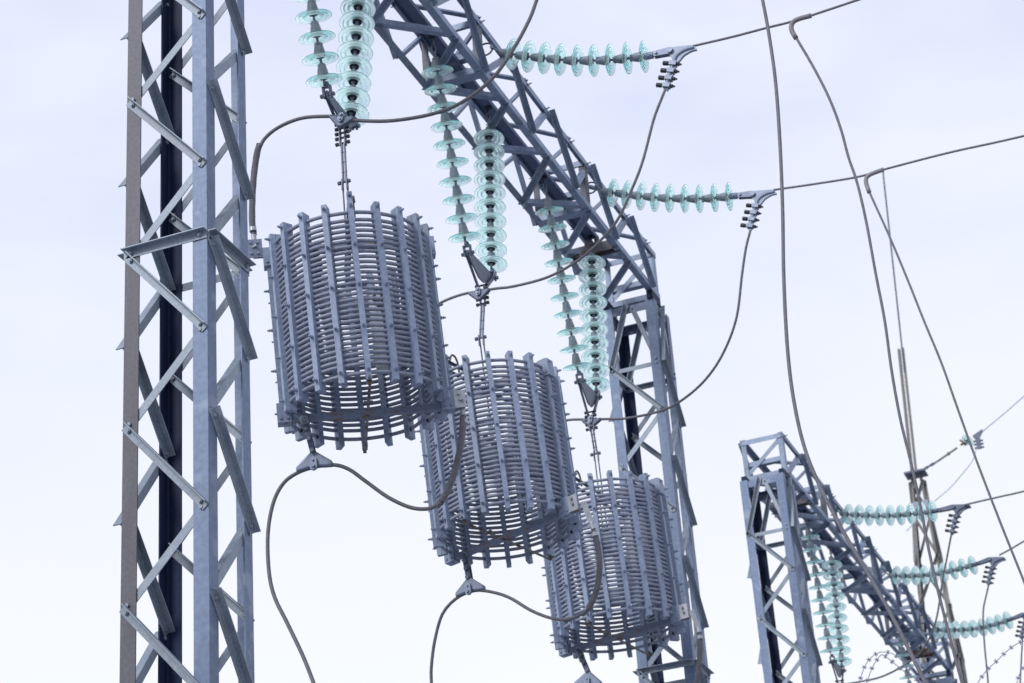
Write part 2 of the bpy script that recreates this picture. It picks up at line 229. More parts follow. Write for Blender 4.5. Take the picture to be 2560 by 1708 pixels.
W = json.loads('''{"jumperA":[[-3.895,12.02,10.821],[-3.947,11.998,10.56],[-4.014,11.982,10.386],[-4.076,11.968,10.231],[-4.197,11.945,10.019],[-4.365,11.919,9.803],[-4.592,11.892,9.661],[-4.814,11.87,9.619],[-5.099,11.842,9.636],[-5.337,11.819,9.695],[-5.464,11.807,9.752],[-5.593,11.795,9.794],[-5.772,11.778,9.821],[-5.936,11.762,9.789],[-6.042,11.749,9.719],[-6.087,11.74,9.63]],"sleeveA":[[-6.079,11.74,9.681],[-6.1,11.738,9.607],[-6.124,11.733,9.44],[-6.138,11.728,9.229],[-6.139,11.723,9.052],[-6.129,11.72,8.944]],"jumperB":[[-3.759,14.22,10.866],[-3.807,14.227,10.782],[-3.888,14.239,10.63],[-4.021,14.264,10.3],[-4.139,14.281,10.084],[-4.274,14.299,9.875],[-4.419,14.314,9.746],[-4.637,14.333,9.619],[-4.908,14.353,9.545],[-5.213,14.374,9.549],[-5.365,14.384,9.574],[-5.518,14.394,9.592],[-5.673,14.405,9.61],[-5.851,14.417,9.594],[-5.973,14.426,9.543],[-6.07,14.436,9.454],[-6.122,14.447,9.295],[-6.145,14.46,9.112]],"jumperC":[[-3.806,16.75,10.854],[-3.869,16.763,10.7],[-3.939,16.782,10.463],[-4.047,16.814,10.071],[-4.21,16.842,9.78],[-4.4,16.865,9.581],[-4.622,16.886,9.453],[-4.836,16.904,9.397],[-5.17,16.93,9.41],[-5.398,16.948,9.462],[-5.515,16.956,9.488],[-5.734,16.973,9.542],[-5.865,16.983,9.529],[-5.973,16.994,9.451],[-6.041,17.007,9.3],[-6.075,17.02,9.141]],"lowA":[[-5.058,12.2,6.877],[-5.138,12.183,6.855],[-5.251,12.16,6.883],[-5.389,12.128,6.973],[-5.525,12.093,7.101],[-5.634,12.064,7.203],[-5.735,12.044,7.249],[-5.86,12.019,7.252],[-5.978,11.994,7.226],[-6.071,11.971,7.162],[-6.133,11.942,7.025],[-6.155,11.901,6.8],[-6.128,11.852,6.521],[-6.073,11.817,6.32],[-5.964,11.778,6.105],[-5.84,11.731,5.858],[-5.751,11.692,5.653],[-5.661,11.648,5.427],[-5.572,11.6,5.182]],"lowsleeveA":[[-4.911,12.35,7.535],[-4.912,12.329,7.43],[-4.926,12.297,7.279],[-4.958,12.261,7.115],[-4.997,12.231,6.989],[-5.058,12.2,6.874]],"lowB":[[-4.873,14.45,6.786],[-5.004,14.467,6.763],[-5.146,14.485,6.796],[-5.321,14.508,6.899],[-5.514,14.536,7.056],[-5.706,14.56,7.15],[-5.826,14.575,7.172],[-5.961,14.592,7.144],[-6.084,14.612,7.052],[-6.169,14.639,6.867],[-6.22,14.666,6.677],[-6.234,14.683,6.553],[-6.247,14.714,6.319],[-6.238,14.75,6.057]],"lowsleeveB":[[-4.736,14.37,7.378],[-4.722,14.383,7.276],[-4.719,14.399,7.144],[-4.746,14.417,7.001],[-4.797,14.434,6.881],[-4.873,14.45,6.783]],"lowsleeveC":[[-4.76,17.02,7.361],[-4.77,17.026,7.218],[-4.796,17.031,7.072],[-4.846,17.038,6.912],[-4.919,17.045,6.758],[-4.996,17.05,6.66]],"lowC":[[-5.011,17.1,6.676],[-5.149,17.1,6.643],[-5.299,17.1,6.689],[-5.479,17.1,6.834],[-5.657,17.1,7.027],[-5.807,17.1,7.123],[-5.948,17.1,7.11],[-6.06,17.1,6.976],[-6.16,17.1,6.725]],"lineB":[[-3.512,14.29,11.24],[-3.191,14.311,11.238],[-2.906,14.329,11.245],[-2.695,14.343,11.248],[-2.412,14.362,11.275],[-2.149,14.38,11.304],[-1.644,14.414,11.357],[-0.859,14.468,11.416],[0.3,14.55,11.48]],"lineC":[[-3.563,16.82,11.244],[-3.149,16.84,11.205],[-2.798,16.857,11.181],[-2.577,16.868,11.195],[-1.979,16.899,11.216],[-1.333,16.932,11.213],[-0.033,17.0,11.245]],"dropA":[[-2.385,11.7,9.876],[-2.375,11.7,9.664],[-2.366,11.7,9.387],[-2.368,11.7,9.02],[-2.396,11.7,8.571],[-2.438,11.7,8.107],[-2.491,11.7,7.629],[-2.528,11.7,7.162],[-2.533,11.7,6.815],[-2.507,11.7,6.497],[-2.438,11.7,6.204],[-2.343,11.7,5.917],[-2.231,11.7,5.623],[-2.129,11.7,5.331],[-2.059,11.7,5.101],[-2.02,11.7,4.974],[-1.962,11.7,4.785],[-1.899,11.7,4.579]],"elbowB":[[-2.523,14.22,11.168],[-2.607,14.22,11.171],[-2.665,14.22,11.161],[-2.691,14.22,11.124],[-2.691,14.22,11.071],[-2.668,14.22,11.002]],"dropB":[[-2.68,14.22,11.047],[-2.655,14.22,10.969],[-2.561,14.22,10.676],[-2.481,14.22,10.372],[-2.434,14.22,10.095],[-2.411,14.22,9.845],[-2.377,14.22,9.607],[-2.356,14.22,9.264],[-2.348,14.22,8.821],[-2.338,14.22,8.442],[-2.346,14.22,8.041],[-2.34,14.22,7.662],[-2.316,14.22,7.321],[-2.3,14.22,7.021],[-2.291,14.22,6.68],[-2.276,14.22,6.391],[-2.247,14.22,6.043],[-2.216,14.22,5.702],[-2.186,14.22,5.473],[-2.153,14.22,5.231]],"elbowC":[[-2.551,16.75,11.128],[-2.631,16.75,11.12],[-2.692,16.75,11.106],[-2.721,16.75,11.066],[-2.718,16.75,11.003],[-2.708,16.75,10.938]],"dropC":[[-2.713,16.75,10.983],[-2.695,16.75,10.89],[-2.6,16.75,10.478],[-2.507,16.75,10.025],[-2.424,16.75,9.585],[-2.344,16.75,9.187],[-2.281,16.75,8.778],[-2.222,16.75,8.402],[-2.16,16.75,8.041],[-2.09,16.75,7.654],[-2.016,16.75,7.268],[-1.944,16.75,6.89],[-1.839,16.75,6.339],[-1.743,16.75,5.772]],"line2A":[[-3.586,25.48,11.278],[-3.352,25.377,11.246],[-3.088,25.259,11.206],[-2.805,25.13,11.163],[-2.192,24.845,11.086],[-1.378,24.45,10.97]],"line2B":[[-3.581,27.9,11.421],[-3.391,27.797,11.443],[-3.21,27.697,11.471],[-2.494,27.296,11.564],[-1.551,26.75,11.647]],"line2C":[[-3.601,30.35,11.409],[-3.203,30.137,11.441],[-2.417,29.7,11.542]],"jump2A":[[-3.773,25.52,11.036],[-3.823,25.543,10.922],[-3.925,25.593,10.673],[-4.041,25.65,10.386],[-4.123,25.695,10.155],[-4.184,25.726,10.003],[-4.276,25.761,9.837],[-4.379,25.791,9.715],[-4.494,25.819,9.616],[-4.683,25.857,9.533],[-4.89,25.895,9.475],[-5.07,25.927,9.452],[-5.29,25.966,9.46],[-5.489,26.0,9.473]],"jump2B":[[-3.789,27.95,11.077],[-3.856,27.961,10.917],[-3.916,27.971,10.768],[-3.952,27.982,10.592],[-3.988,28.001,10.302],[-4.014,28.02,9.991],[-4.033,28.034,9.774],[-4.07,28.05,9.531]],"jump2C":[[-3.785,30.4,11.059],[-3.846,30.427,10.804],[-3.937,30.466,10.436],[-4.017,30.5,10.117]],"shieldA":[[-4.72,37.0,17.013],[-4.263,37.0,17.278],[-3.822,37.0,17.547],[-2.507,37.0,18.319],[-0.763,37.0,19.33]],"shieldB":[[-4.827,37.0,16.744],[-4.914,37.0,16.55],[-5.086,37.0,16.375],[-5.406,37.0,16.105],[-5.671,37.0,15.943],[-5.939,37.0,15.755],[-6.304,37.0,15.454]],"mast":[[-5.656,37.0,22.83],[-5.872,37.0,19.027],[-6.038,37.0,15.734],[-5.935,37.0,16.565],[-5.836,37.0,12.536]],"mastL":[[-6.064,37.0,16.508],[-6.374,37.0,13.334],[-6.434,37.0,12.645]],"mastR":[[-5.862,37.0,16.463],[-5.79,37.0,14.681],[-5.784,37.0,12.526]],"mastplate":[[-6.207,37.0,16.522],[-5.797,37.0,16.568]],"mastchain":[[-5.797,37.0,16.568],[-5.559,37.0,16.653],[-5.085,37.0,16.872],[-4.939,37.0,16.934],[-4.79,37.0,16.968]],"T1":[[-5.013,14.22,11.597],[-4.879,14.227,11.534],[-4.745,14.235,11.481],[-4.612,14.242,11.429],[-4.471,14.25,11.379],[-4.335,14.257,11.342],[-4.198,14.265,11.309],[-4.055,14.272,11.285],[-3.918,14.28,11.263]],"T2":[[-5.036,16.75,11.595],[-4.906,16.757,11.544],[-4.774,16.765,11.494],[-4.645,16.772,11.447],[-4.512,16.779,11.404],[-4.374,16.787,11.366],[-4.24,16.795,11.332],[-4.103,16.802,11.304],[-3.969,16.81,11.285]],"T1end":[[-5.193,14.22,11.698],[-5.104,14.22,11.657],[-3.852,14.22,11.21],[-3.765,14.22,11.207],[-3.68,14.22,11.199],[-3.48,14.22,11.171],[-3.633,14.22,11.092],[-3.746,14.22,10.874]],"T2end":[[-5.257,16.75,11.72],[-5.144,16.75,11.646],[-3.92,16.75,11.238],[-3.843,16.75,11.227],[-3.738,16.75,11.213],[-3.544,16.75,11.191],[-3.697,16.75,11.102],[-3.792,16.75,10.866]],"T4":[[-5.099,25.85,11.611],[-4.96,25.817,11.561],[-4.823,25.785,11.513],[-4.687,25.754,11.47],[-4.549,25.721,11.432],[-4.411,25.689,11.397],[-4.279,25.657,11.372],[-4.133,25.623,11.344],[-3.995,25.59,11.321]],"T5":[[-5.054,28.35,11.576],[-4.918,28.31,11.534],[-4.787,28.272,11.495],[-4.656,28.233,11.465],[-4.522,28.194,11.44],[-4.382,28.153,11.422],[-4.242,28.112,11.412],[-4.108,28.071,11.405],[-3.97,28.03,11.401]],"T6":[[-5.017,30.9,11.544],[-4.889,30.85,11.5],[-4.76,30.799,11.465],[-4.624,30.746,11.426],[-4.491,30.693,11.397],[-4.351,30.638,11.374],[-4.219,30.585,11.363],[-4.088,30.533,11.358],[-3.957,30.48,11.36]],"T4end":[[-5.298,25.85,11.682],[-5.194,25.85,11.636],[-3.967,25.85,11.422],[-3.882,25.85,11.422],[-3.774,25.85,11.432],[-3.616,25.85,11.425],[-3.776,25.85,11.354],[-3.818,25.85,11.182]],"T5end":[[-5.253,28.35,11.634],[-5.14,28.35,11.599],[-3.934,28.35,11.523],[-3.864,28.35,11.532],[-3.78,28.35,11.556],[-3.615,28.35,11.59],[-3.774,28.35,11.454],[-3.842,28.35,11.227]],"T6end":[[-5.171,30.9,11.6],[-5.088,30.9,11.566],[-3.936,30.9,11.507],[-3.874,30.9,11.516],[-3.798,30.9,11.534],[-3.642,30.9,11.586],[-3.795,30.9,11.436],[-3.841,30.9,11.241]],"termL1":[[-6.257,12.0,8.988],[-6.181,12.0,8.992]],"bclampA":[[-5.937,12.1,7.579],[-5.928,12.1,7.448],[-5.907,12.1,7.293]],"bclampB":[[-5.879,14.55,7.415],[-5.86,14.55,7.269],[-5.83,14.55,7.165]],"bclampC":[[-5.882,17.1,7.41],[-5.864,17.1,7.25],[-5.828,17.1,7.119]],"clamp_poly":[[-0.023,0.027],[-0.004,0.032],[0.077,0.018],[0.169,0.0],[0.193,-0.01],[0.212,-0.033],[0.214,-0.06],[0.201,-0.054],[0.167,-0.055],[0.127,-0.067],[0.1,-0.08],[0.072,-0.108],[0.051,-0.125],[0.038,-0.138],[0.01,-0.202],[-0.022,-0.265],[-0.056,-0.346],[-0.064,-0.358],[-0.085,-0.337],[-0.078,-0.31],[-0.048,-0.247],[-0.019,-0.179],[0.005,-0.128],[0.009,-0.09],[0.0,-0.053],[-0.018,-0.026],[-0.028,0.0]],"pivB":[-3.698,14.29,11.248],"pivC":[-3.753,16.82,11.248],"piv2A":[-3.727,25.52,11.294],"piv2B":[-3.728,27.95,11.404],"piv2C":[-3.736,30.4,11.371],"razor1a":[[-4.141,20.0,7.494],[-4.075,20.0,7.615],[-4.029,20.0,7.707],[-3.982,20.0,7.781],[-3.917,20.0,7.836],[-3.842,20.0,7.864],[-3.762,20.0,7.85],[-3.688,20.0,7.801],[-3.62,20.0,7.714],[-3.553,20.0,7.619],[-3.492,20.0,7.492],[-3.462,20.0,7.372]],"razor1b":[[-4.082,20.1,7.51],[-4.013,20.1,7.648],[-3.956,20.1,7.754],[-3.896,20.1,7.827],[-3.84,20.1,7.87],[-3.776,20.1,7.808],[-3.706,20.1,7.728],[-3.636,20.1,7.648],[-3.55,20.1,7.571],[-3.463,20.1,7.506],[-3.36,20.1,7.446]],"razor2a":[[-3.039,20.0,7.328],[-2.924,20.0,7.453],[-2.85,20.0,7.521],[-2.77,20.0,7.572],[-2.689,20.0,7.63],[-2.584,20.0,7.692],[-2.484,20.0,7.718],[-2.347,20.0,7.705],[-2.238,20.0,7.618]],"razor2b":[[-2.692,20.1,7.259],[-2.625,20.1,7.377],[-2.578,20.1,7.466],[-2.522,20.1,7.521],[-2.438,20.1,7.554]]}''')

# ------------------------------------------------------------------ ground
g = MB(); g.add([(-900, -900, 0), (900, -900, 0), (900, 900, 0), (-900, 900, 0)], [(0, 1, 2, 3)])
tag(g.build('ground', M['gravel']), kind='structure')

# ------------------------------------------------------------------ lattice gantries
WX, DY, ZT, HB = .535, .487, 11.35, .62
EV = [.68, 1.72, 2.74, 3.79, 4.855, 5.905, 6.95, 8.0, 9.05, 10.1]
OD = [1.19, 2.23, 3.26, 4.32, 5.38, 6.43, 7.48, 8.53, 9.58, 10.6]
def brace(P, Q, n, outside, name, parent, mt, w=.05, t=.006, ext=.045, legt=.009, up=True, bolts=True):
    """one angle bar bolted to a face with outward normal n"""
    P, Q, n = V(P), V(Q), V(n); u = (Q - P).normalized(); v = n.cross(u).normalized()
    if (v.z < 0) == up: v = -v
    o = n * (t + .001) if outside else -n * (legt + .001)
    d = n if outside else -n
    heel = v * (w / 2)
    ext = ext if outside else min(ext, .026)
    b = MB(); base = o - (n * t if outside else V((0, 0, 0)))
    b.ell(P - u * ext + heel + base, Q + u * ext + heel + base, -v, d, w, w, t)
    if bolts:
        for q in (P, Q):
            b.bolt(q + base + d * t, d, .013, .010, .006)
            b.bolt(q - d * (legt if outside else 0) - base * 0 - (d * .003), -d, .012, .009)
    return b.build(name, mt, parent)
def column(root, x0, y0, k0, k1, dia, mats):
    c = empty('column', (0, 0, 0), root)
    xa, xc, ya, yd = x0, x0 + WX, y0, y0 + DY
    legs = {'A': ((xa, ya), X3, Y3), 'C': ((xc, ya), -X3, Y3), 'D': ((xc, yd), -X3, -Y3), 'B': ((xa, yd), X3, -Y3)}
    for k, ((x, y), a, b) in legs.items():
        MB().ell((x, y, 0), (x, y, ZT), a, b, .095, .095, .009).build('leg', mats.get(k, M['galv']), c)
    i = .045
    faces = [(-Y3, V((xa + i, ya, 0)), V((xc - i, ya, 0))), (X3, V((xc, ya + i, 0)), V((xc, yd - i, 0))),
             (Y3, V((xc - i, yd, 0)), V((xa + i, yd, 0))), (-X3, V((xa, yd - i, 0)), V((xa, ya + i, 0)))]
    for f, (n, E0, O0) in enumerate(faces):
        dk = M['galv_light']
        for k in range(k0, k1):
            e_, o_ = Z3 * (ZT - EV[k] - .015), Z3 * (ZT - OD[k])
            brace(E0 + e_, O0 + o_, n, True, 'diagonal_brace', c, dk)
            if k + 1 < k1 or True:
                brace(O0 + o_ - Z3 * .03, E0 + Z3 * (ZT - EV[k + 1] + .03), n, False, 'diagonal_brace', c, dk)
        # top panel: cap strut, inverted V, first horizontal
        u = (O0 - E0).normalized()
        MB().ell(E0 - u * .04 + Z3 * (ZT - .012) - n * .0105, O0 + u * .04 + Z3 * (ZT - .012) - n * .0105, -Z3, -n, .085, .06, .008).build('cap_strut', M['galv'], c)
        mid = (E0 + O0) / 2 + Z3 * (ZT - .05)
        if k0 == 0:
            for q in (E0, O0):
                brace(mid + (q - mid).normalized() * .0 + u * (.03 if q is O0 else -.03), q + Z3 * (ZT - EV[0] + .03), n, True if q is E0 else False, 'diagonal_brace', c, dk, w=.045)
            brace(E0 + Z3 * (ZT - EV[0] - .02), O0 + Z3 * (ZT - EV[0] - .02), n, False, 'horizontal_strut', c, dk, w=.045)
        if k0 <= dia <= k1:
            z = Z3 * (ZT - EV[dia] + .035)
            brace(E0 + z, O0 + z, n, True, 'horizontal_strut', c, dk)
    return c
def gantry(x0, y0, length, cols, label, sc=1.):
    root = empty('lattice_gantry', (x0, y0, 0))
    tag(root, label, 'gantry', 'steel lattice gantries in a row')
    for dy, k0, k1, dia, mats in cols: column(root, x0, y0 + dy, k0, k1, dia, mats)
    bm = empty('beam', (0, 0, 0), root)
    xa, xc = x0, x0 + WX; zb, zu = ZT + .087, ZT + HB
    ys, ye = y0 + .24, y0 + length + .24
    w = .063
    def stubs(b, x, z, sx):
        for f in NO + NE: b.bolt((x, y0 + f, z), (sx, 0, .25), .012, .012, .03)
        return b
    half = [0, 1.06, 2.13, 3.20, 4.29]; halfE = [.53, 1.50, 2.56, 3.66, ]
    ce = length / 2 + .17
    NO = [ce + q * sc for q in sorted([-h for h in half[1:]] + half)]
    NE = [ce + q * sc for q in sorted([-h for h in halfE] + halfE)]
    MB().ell((xc, ys, zb), (xc, ye, zb), -X3, Z3, w, w, .008).build('bottom_chord', M['galv_beam_lift'], bm)
    MB().ell((xa, ys, zb), (xa, ye, zb), X3, Z3, w, w, .008).build('bottom_chord', M['galv_beam_lift'], bm)
    b = MB().ell((xc, ys, zu), (xc, ye, zu), -X3, -Z3, w, w, .008); stubs(b, xc, zu - .03, 1).build('top_chord', M['galv_beam_lift'], bm)
    b = MB().ell((xa, ys, zu), (xa, ye, zu), X3, -Z3, w, w, .008); stubs(b, xa, zu - .03, -1).build('top_chord', M['galv_beam_lift'], bm)
    i = .034
    def lace(n, a, b, fa, fb, dq=0.):
        # a: point function for the odd nodes, b: for the even ones
        for q_ in NE:
            q = q_ + dq
            o1 = max([o for o in NO if o < q], default=None); o2 = min([o for o in NO if o > q], default=None)
            if o1 is not None: brace(a(y0 + o1 + .04), b(y0 + q - .03), n, fa, 'lacing_bar', bm, M['galv_beam_lift'], w=.05, ext=.05, legt=.008)
            if o2 is not None: brace(b(y0 + q + .03), a(y0 + o2 - .04), n, fb, 'lacing_bar', bm, M['galv_beam_lift'], w=.05, ext=.05, legt=.008)
    lace(-Z3, lambda y: V((xa + i, y, zb)), lambda y: V((xc - i, y, zb)), False, True, -.04)
    lace(X3, lambda y: V((xc, y, zb + i)), lambda y: V((xc, y, zu - i)), False, True, .09)
    lace(Z3, lambda y: V((xc - i, y, zu)), lambda y: V((xa + i, y, zu)), False, True)
    lace(-X3, lambda y: V((xa, y, zu - i)), lambda y: V((xa, y, zb + i)), True, False)
    # cross frames where the line strings pull, and the two end frames
    fr = [ce - 2.545 * sc, ce, ce + 2.545 * sc]
    for f in fr + [.285, length + .2]:
        y = y0 + f; endf = f not in fr
        mt = M['galv_beam_lift'] if endf else M['galv_post']
        for x, s in ((xc, -1), (xa, 1)):
            MB().ell((x - .0085 * -s, y - .04, zb + .009), (x - .0085 * -s, y - .04, zu - .009), X3 * s, Y3, .06, .08, .008).build('post', mt, bm)
        for z, sz in ((zb - .008, 1), (zu - .012, -1)):
            MB().ell((xa + .02, y - .05, z if sz > 0 else z), (xc - .02, y - .05, z), Y3, Z3 * sz, .10, .06, .008).build('cross_strut', M['galv_beam_lift'], bm)
        MB().ell((xa + .012, y - .02, zb + .18), (xc - .012, y - .02, zb + .18), Y3, Z3, .07, .06, .007).build('cross_strut', M['galv_beam_lift'], bm)
        if endf:
            for x in (xa + .035, xc - .035):
                b = MB(); b.abox(x - .03, x + .03, y - .21 if f < 1 else y - .22, y + .05, ZT + .002, zb - .002); b.build('packer', M['galv_dark'], bm)  # packer's dark tone paints in the shadow of the gap under the beam
            brace((xc - .03, y - .04, zu - .06), (xa + .03, y - .04, zb + .06), -Y3, False, 'lacing_bar', bm, M['galv_beam_lift'], w=.05)
    # centre channel that carries the suspension strings, and its rusty end bearers
    xm = x0 + WX / 2; zc = ZT + .268
    c0, c1 = y0 + ce - 3.38 * sc, y0 + ce + 3.38 * sc
    b = MB(); b.abox(xm - .062, xm + .062, c0, c1, zc, zc + .008)
    for s in (-1, 1): b.abox(xm + s * .062 - (.008 if s > 0 else 0), xm + s * .062 + (.008 if s < 0 else 0), c0, c1, zc - .034, zc - .0005)
    b.build('centre_channel', M['channel'], bm)
    for yy in (c0 + .05, c1 - .03):
        b = MB(); b.abox(xa + .012, xc - .012, yy - .0415, yy + .0415, zc - .102, zc - .094)
        for q in (-.05, .042): b.abox(xa + .012, xc - .012, yy + q, yy + q + .008, zc - .195, zc - .094)
        for q in (xm - .05, xm + .05): b.abox(q - .02, q + .02, yy - .04, yy + .04, zc - .0935, zc - .0345)
        b.build('bearer', M['rusty'], bm)
    return root, fr
GX, GY = -5.7823, 9.4767
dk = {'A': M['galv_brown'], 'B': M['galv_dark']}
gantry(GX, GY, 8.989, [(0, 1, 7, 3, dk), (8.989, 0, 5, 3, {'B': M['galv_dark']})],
       'galvanised lattice gantry carrying the three hanging coils, with the tall column at the left edge')
G2X, G2Y, G2L, G2S = GX - .0767, 23.45, 9.15, 1.03
TW = R(.65)                                            # the second gantry is not quite in line with the first
def g2x(y): return G2X + math.tan(TW) * (y - G2Y)
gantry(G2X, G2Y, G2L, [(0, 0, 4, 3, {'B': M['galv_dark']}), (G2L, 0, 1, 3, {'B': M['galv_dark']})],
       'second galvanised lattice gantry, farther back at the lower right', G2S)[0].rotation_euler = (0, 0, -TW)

# ------------------------------------------------------------------ glass disc insulators
GP = [(.030, -.092), (.0425, -.094), (.055, -.097), (.075, -.100), (.095, -.104), (.112, -.109), (.124, -.114), (.130, -.119), (.132, -.123), (.1305, -.1275), (.127, -.1285),
      (.122, -.126), (.117, -.123), (.111, -.122), (.106, -.1245), (.1015, -.1295), (.098, -.131), (.0945, -.1295), (.091, -.1245), (.086, -.1205), (.080, -.1195), (.075, -.1215),
      (.071, -.127), (.0675, -.131), (.064, -.1325), (.0605, -.131), (.057, -.1265), (.053, -.1185), (.048, -.112), (.042, -.109), (.036, -.1085)]
me_glass = MB().lathe(GP, 44).mesh('glass_disc', M['glass'], 'all')
CP = [(.006, .002), (.018, .001), (.0245, -.003), (.028, -.011), (.029, -.026), (.0325, -.034), (.0355, -.048), (.0385, -.066), (.0415, -.082), (.0425, -.0905), (.034, -.092), (.020, -.03), (.006, -.02)]
cpb = MB().lathe(CP, 28)
cpb.abox(-.011, .011, -.0315, -.025, -.022, -.008); cpb.abox(.023, .0315, -.009, .009, -.024, -.008)
me_cap = cpb.mesh('cap', M['cap'], True)
me_cav = MB().lathe([(.004, -.0935), (.0345, -.0935), (.0345, -.1105), (.028, -.1115), (.02, -.105), (.004, -.104)], 24).mesh('cement_core', M['cement'], True)
pb = MB().rod((0, 0, -.100), (0, 0, -.1565), .0095, 12); pb.rod((0, 0, -.112), (0, 0, -.1235), .017, 12, .011)
me_pin = pb.mesh('pin', M['hard'], True)
def insulator(name, centres, label, cat, group, up_first=None):
    """string of cap-and-pin glass discs; centres = disc rims in order from the tower, each hanging from the one before"""
    cs = [V(q) for q in centres]; k = len(cs)
    root = empty(name, cs[0]); tag(root, label, cat, group)
    for i, c in enumerate(cs):
        d = (cs[max(i - 1, 0)] - cs[min(i + 1, k - 1)]).normalized() if k > 1 else V(up_first).normalized()
        q = d.to_track_quat('Z', 'Y') @ Matrix.Rotation(random.uniform(0, 6.28), 3, 'Z').to_quaternion()
        o = inst('glass_disc', me_glass, root, c + d * .122 - cs[0]); o.rotation_mode = 'QUATERNION'; o.rotation_quaternion = q
        inst('cap', me_cap, o); inst('pin', me_pin, o); inst('cement_core', me_cav, o)
    return root
def lin(a, b, n): return [V(a).lerp(V(b), i / (n - 1)) for i in range(n)]
xm = GX + WX / 2
def chain(root, P, Q, r=.0065, mt=None):
    """shackle and two oval links between P and Q"""
    P, Q = V(P), V(Q); d = (Q - P); n = max(1, round(d.length / .062)); u = d.normalized(); x_ = u.orthogonal().normalized(); y_ = u.cross(x_)
    for i in range(n):
        a, b = P + d * (i / n), P + d * ((i + 1) / n); h = (b - a).length / 2 + r * 1.1; c = (a + b) / 2; s = x_ if i % 2 else y_
        pts = [c + u * (h * math.cos(t)) * (1 if True else 1) + s * (.017 * math.sin(t)) for t in [k * math.pi / 8 for k in range(17)]]
        MB().tube(pts, r, 8).build('chain_link', mt or M['hard'], root, True)
def hanger(root, top, first, d):
    """eye bolt in the channel, chain, ball that enters the first cap"""
    t = V(top); ball = V(first) + V(d).normalized() * .124
    b = MB(); b.rod(t + Z3 * .03, t - Z3 * .004, .011, 10); b.rod(t - Z3 * .002, t - Z3 * .012, .03, 14)
    b.build('eye_bolt', M['dark'], root, True)
    chain(root, t - Z3 * .006, ball + V(d).normalized() * .035)
    MB().rod(ball + V(d).normalized() * .05, ball - V(d).normalized() * .01, .01, 10).build('ball_eye', M['hard'], root, True)
ZC = ZT + .268
GR = 'suspension strings holding the coils'
sus = [((xm, 11.24, 11.355), (xm, 11.64, 9.98), 'string of large separate glass discs at the top, leftmost of all strings'),
       ((xm, 12.33, 11.285), (xm, 12.07, 9.94), 'string of overlapping round glass discs at the top, directly above the nearest coil'),
       ((xm, 13.78, 11.32), (xm, 14.14, 9.96), 'slanting string of thin-edged glass discs holding the middle coil'),
       ((xm, 14.86, 11.28), (xm, 14.70, 9.98), 'string of overlapping round glass discs above the middle coil'),
       ((xm, 16.29, 11.30), (xm, 16.69, 9.90), 'slanting string of thin-edged glass discs holding the farthest coil'),
       ((xm, 17.41, 11.30), (xm, 17.19, 9.93), 'string of overlapping round glass discs against the right lattice column')]
for a, b, lb in sus:
    r_ = insulator('suspension_insulator', lin(a, b, 10), lb, 'insulator', GR)
    d = (V(a) - V(b)).normalized(); first = V(a); k = (ZC - first.z) / d.z
    hanger(r_, (xm, first.y + d.y * (.3), ZC), first, d)
xm2 = G2X + WX / 2
sus2 = [((g2x(25.5) + WX / 2, 25.51, 11.278), (g2x(25.5) + WX / 2, 25.809, 9.869), 'slanting string of thin-edged glass discs beside the second gantry column'),
        ((g2x(26.5) + WX / 2, 26.595, 11.259), (g2x(26.5) + WX / 2, 26.354, 9.877), 'string of overlapping round glass discs under the second gantry beam'),
        ((g2x(30.6) + WX / 2, 30.45, 11.28), (g2x(30.6) + WX / 2, 30.76, 9.87), 'blurred string of glass discs under the far end of the second gantry beam')]
for a, b, lb in sus2:
    r_ = insulator('suspension_insulator', lin(a, b, 10), lb, 'insulator', 'suspension strings under the second gantry')
    d = (V(a) - V(b)).normalized(); hanger(r_, (a[0], a[1] + d.y * .3, ZC), V(a), d)
ten = [('T1', 'level string of teal glass discs at top, strung from the first gantry towards the right'),
       ('T2', 'level string of teal glass discs above the right column, second strung from the first gantry'),
       ('T4', 'string of teal glass discs nearest the top of the second gantry column'),
       ('T5', 'teal glass disc string crossing in front of the mast, half way down the second beam'),
       ('T6', 'lowest string of teal glass discs, at the far end of the second gantry beam')]
ends = {'T1': 'T1end', 'T2': 'T2end', 'T4': 'T4end', 'T5': 'T5end', 'T6': 'T6end'}
piv = {'T1': 'pivB', 'T2': 'pivC', 'T4': 'piv2A', 'T5': 'piv2B', 'T6': 'piv2C'}
cl_lab = {'T1': 'grey bolted tension clamp at the end of the topmost level insulator string', 'T2': 'grey bolted tension clamp under the second line, above the right column',
          'T4': 'dark bolted tension clamp on the upper line of the second gantry', 'T5': 'dark bolted tension clamp on the middle line of the second gantry',
          'T6': 'bolted tension clamp cut by the right edge of the photo, lowest line'}
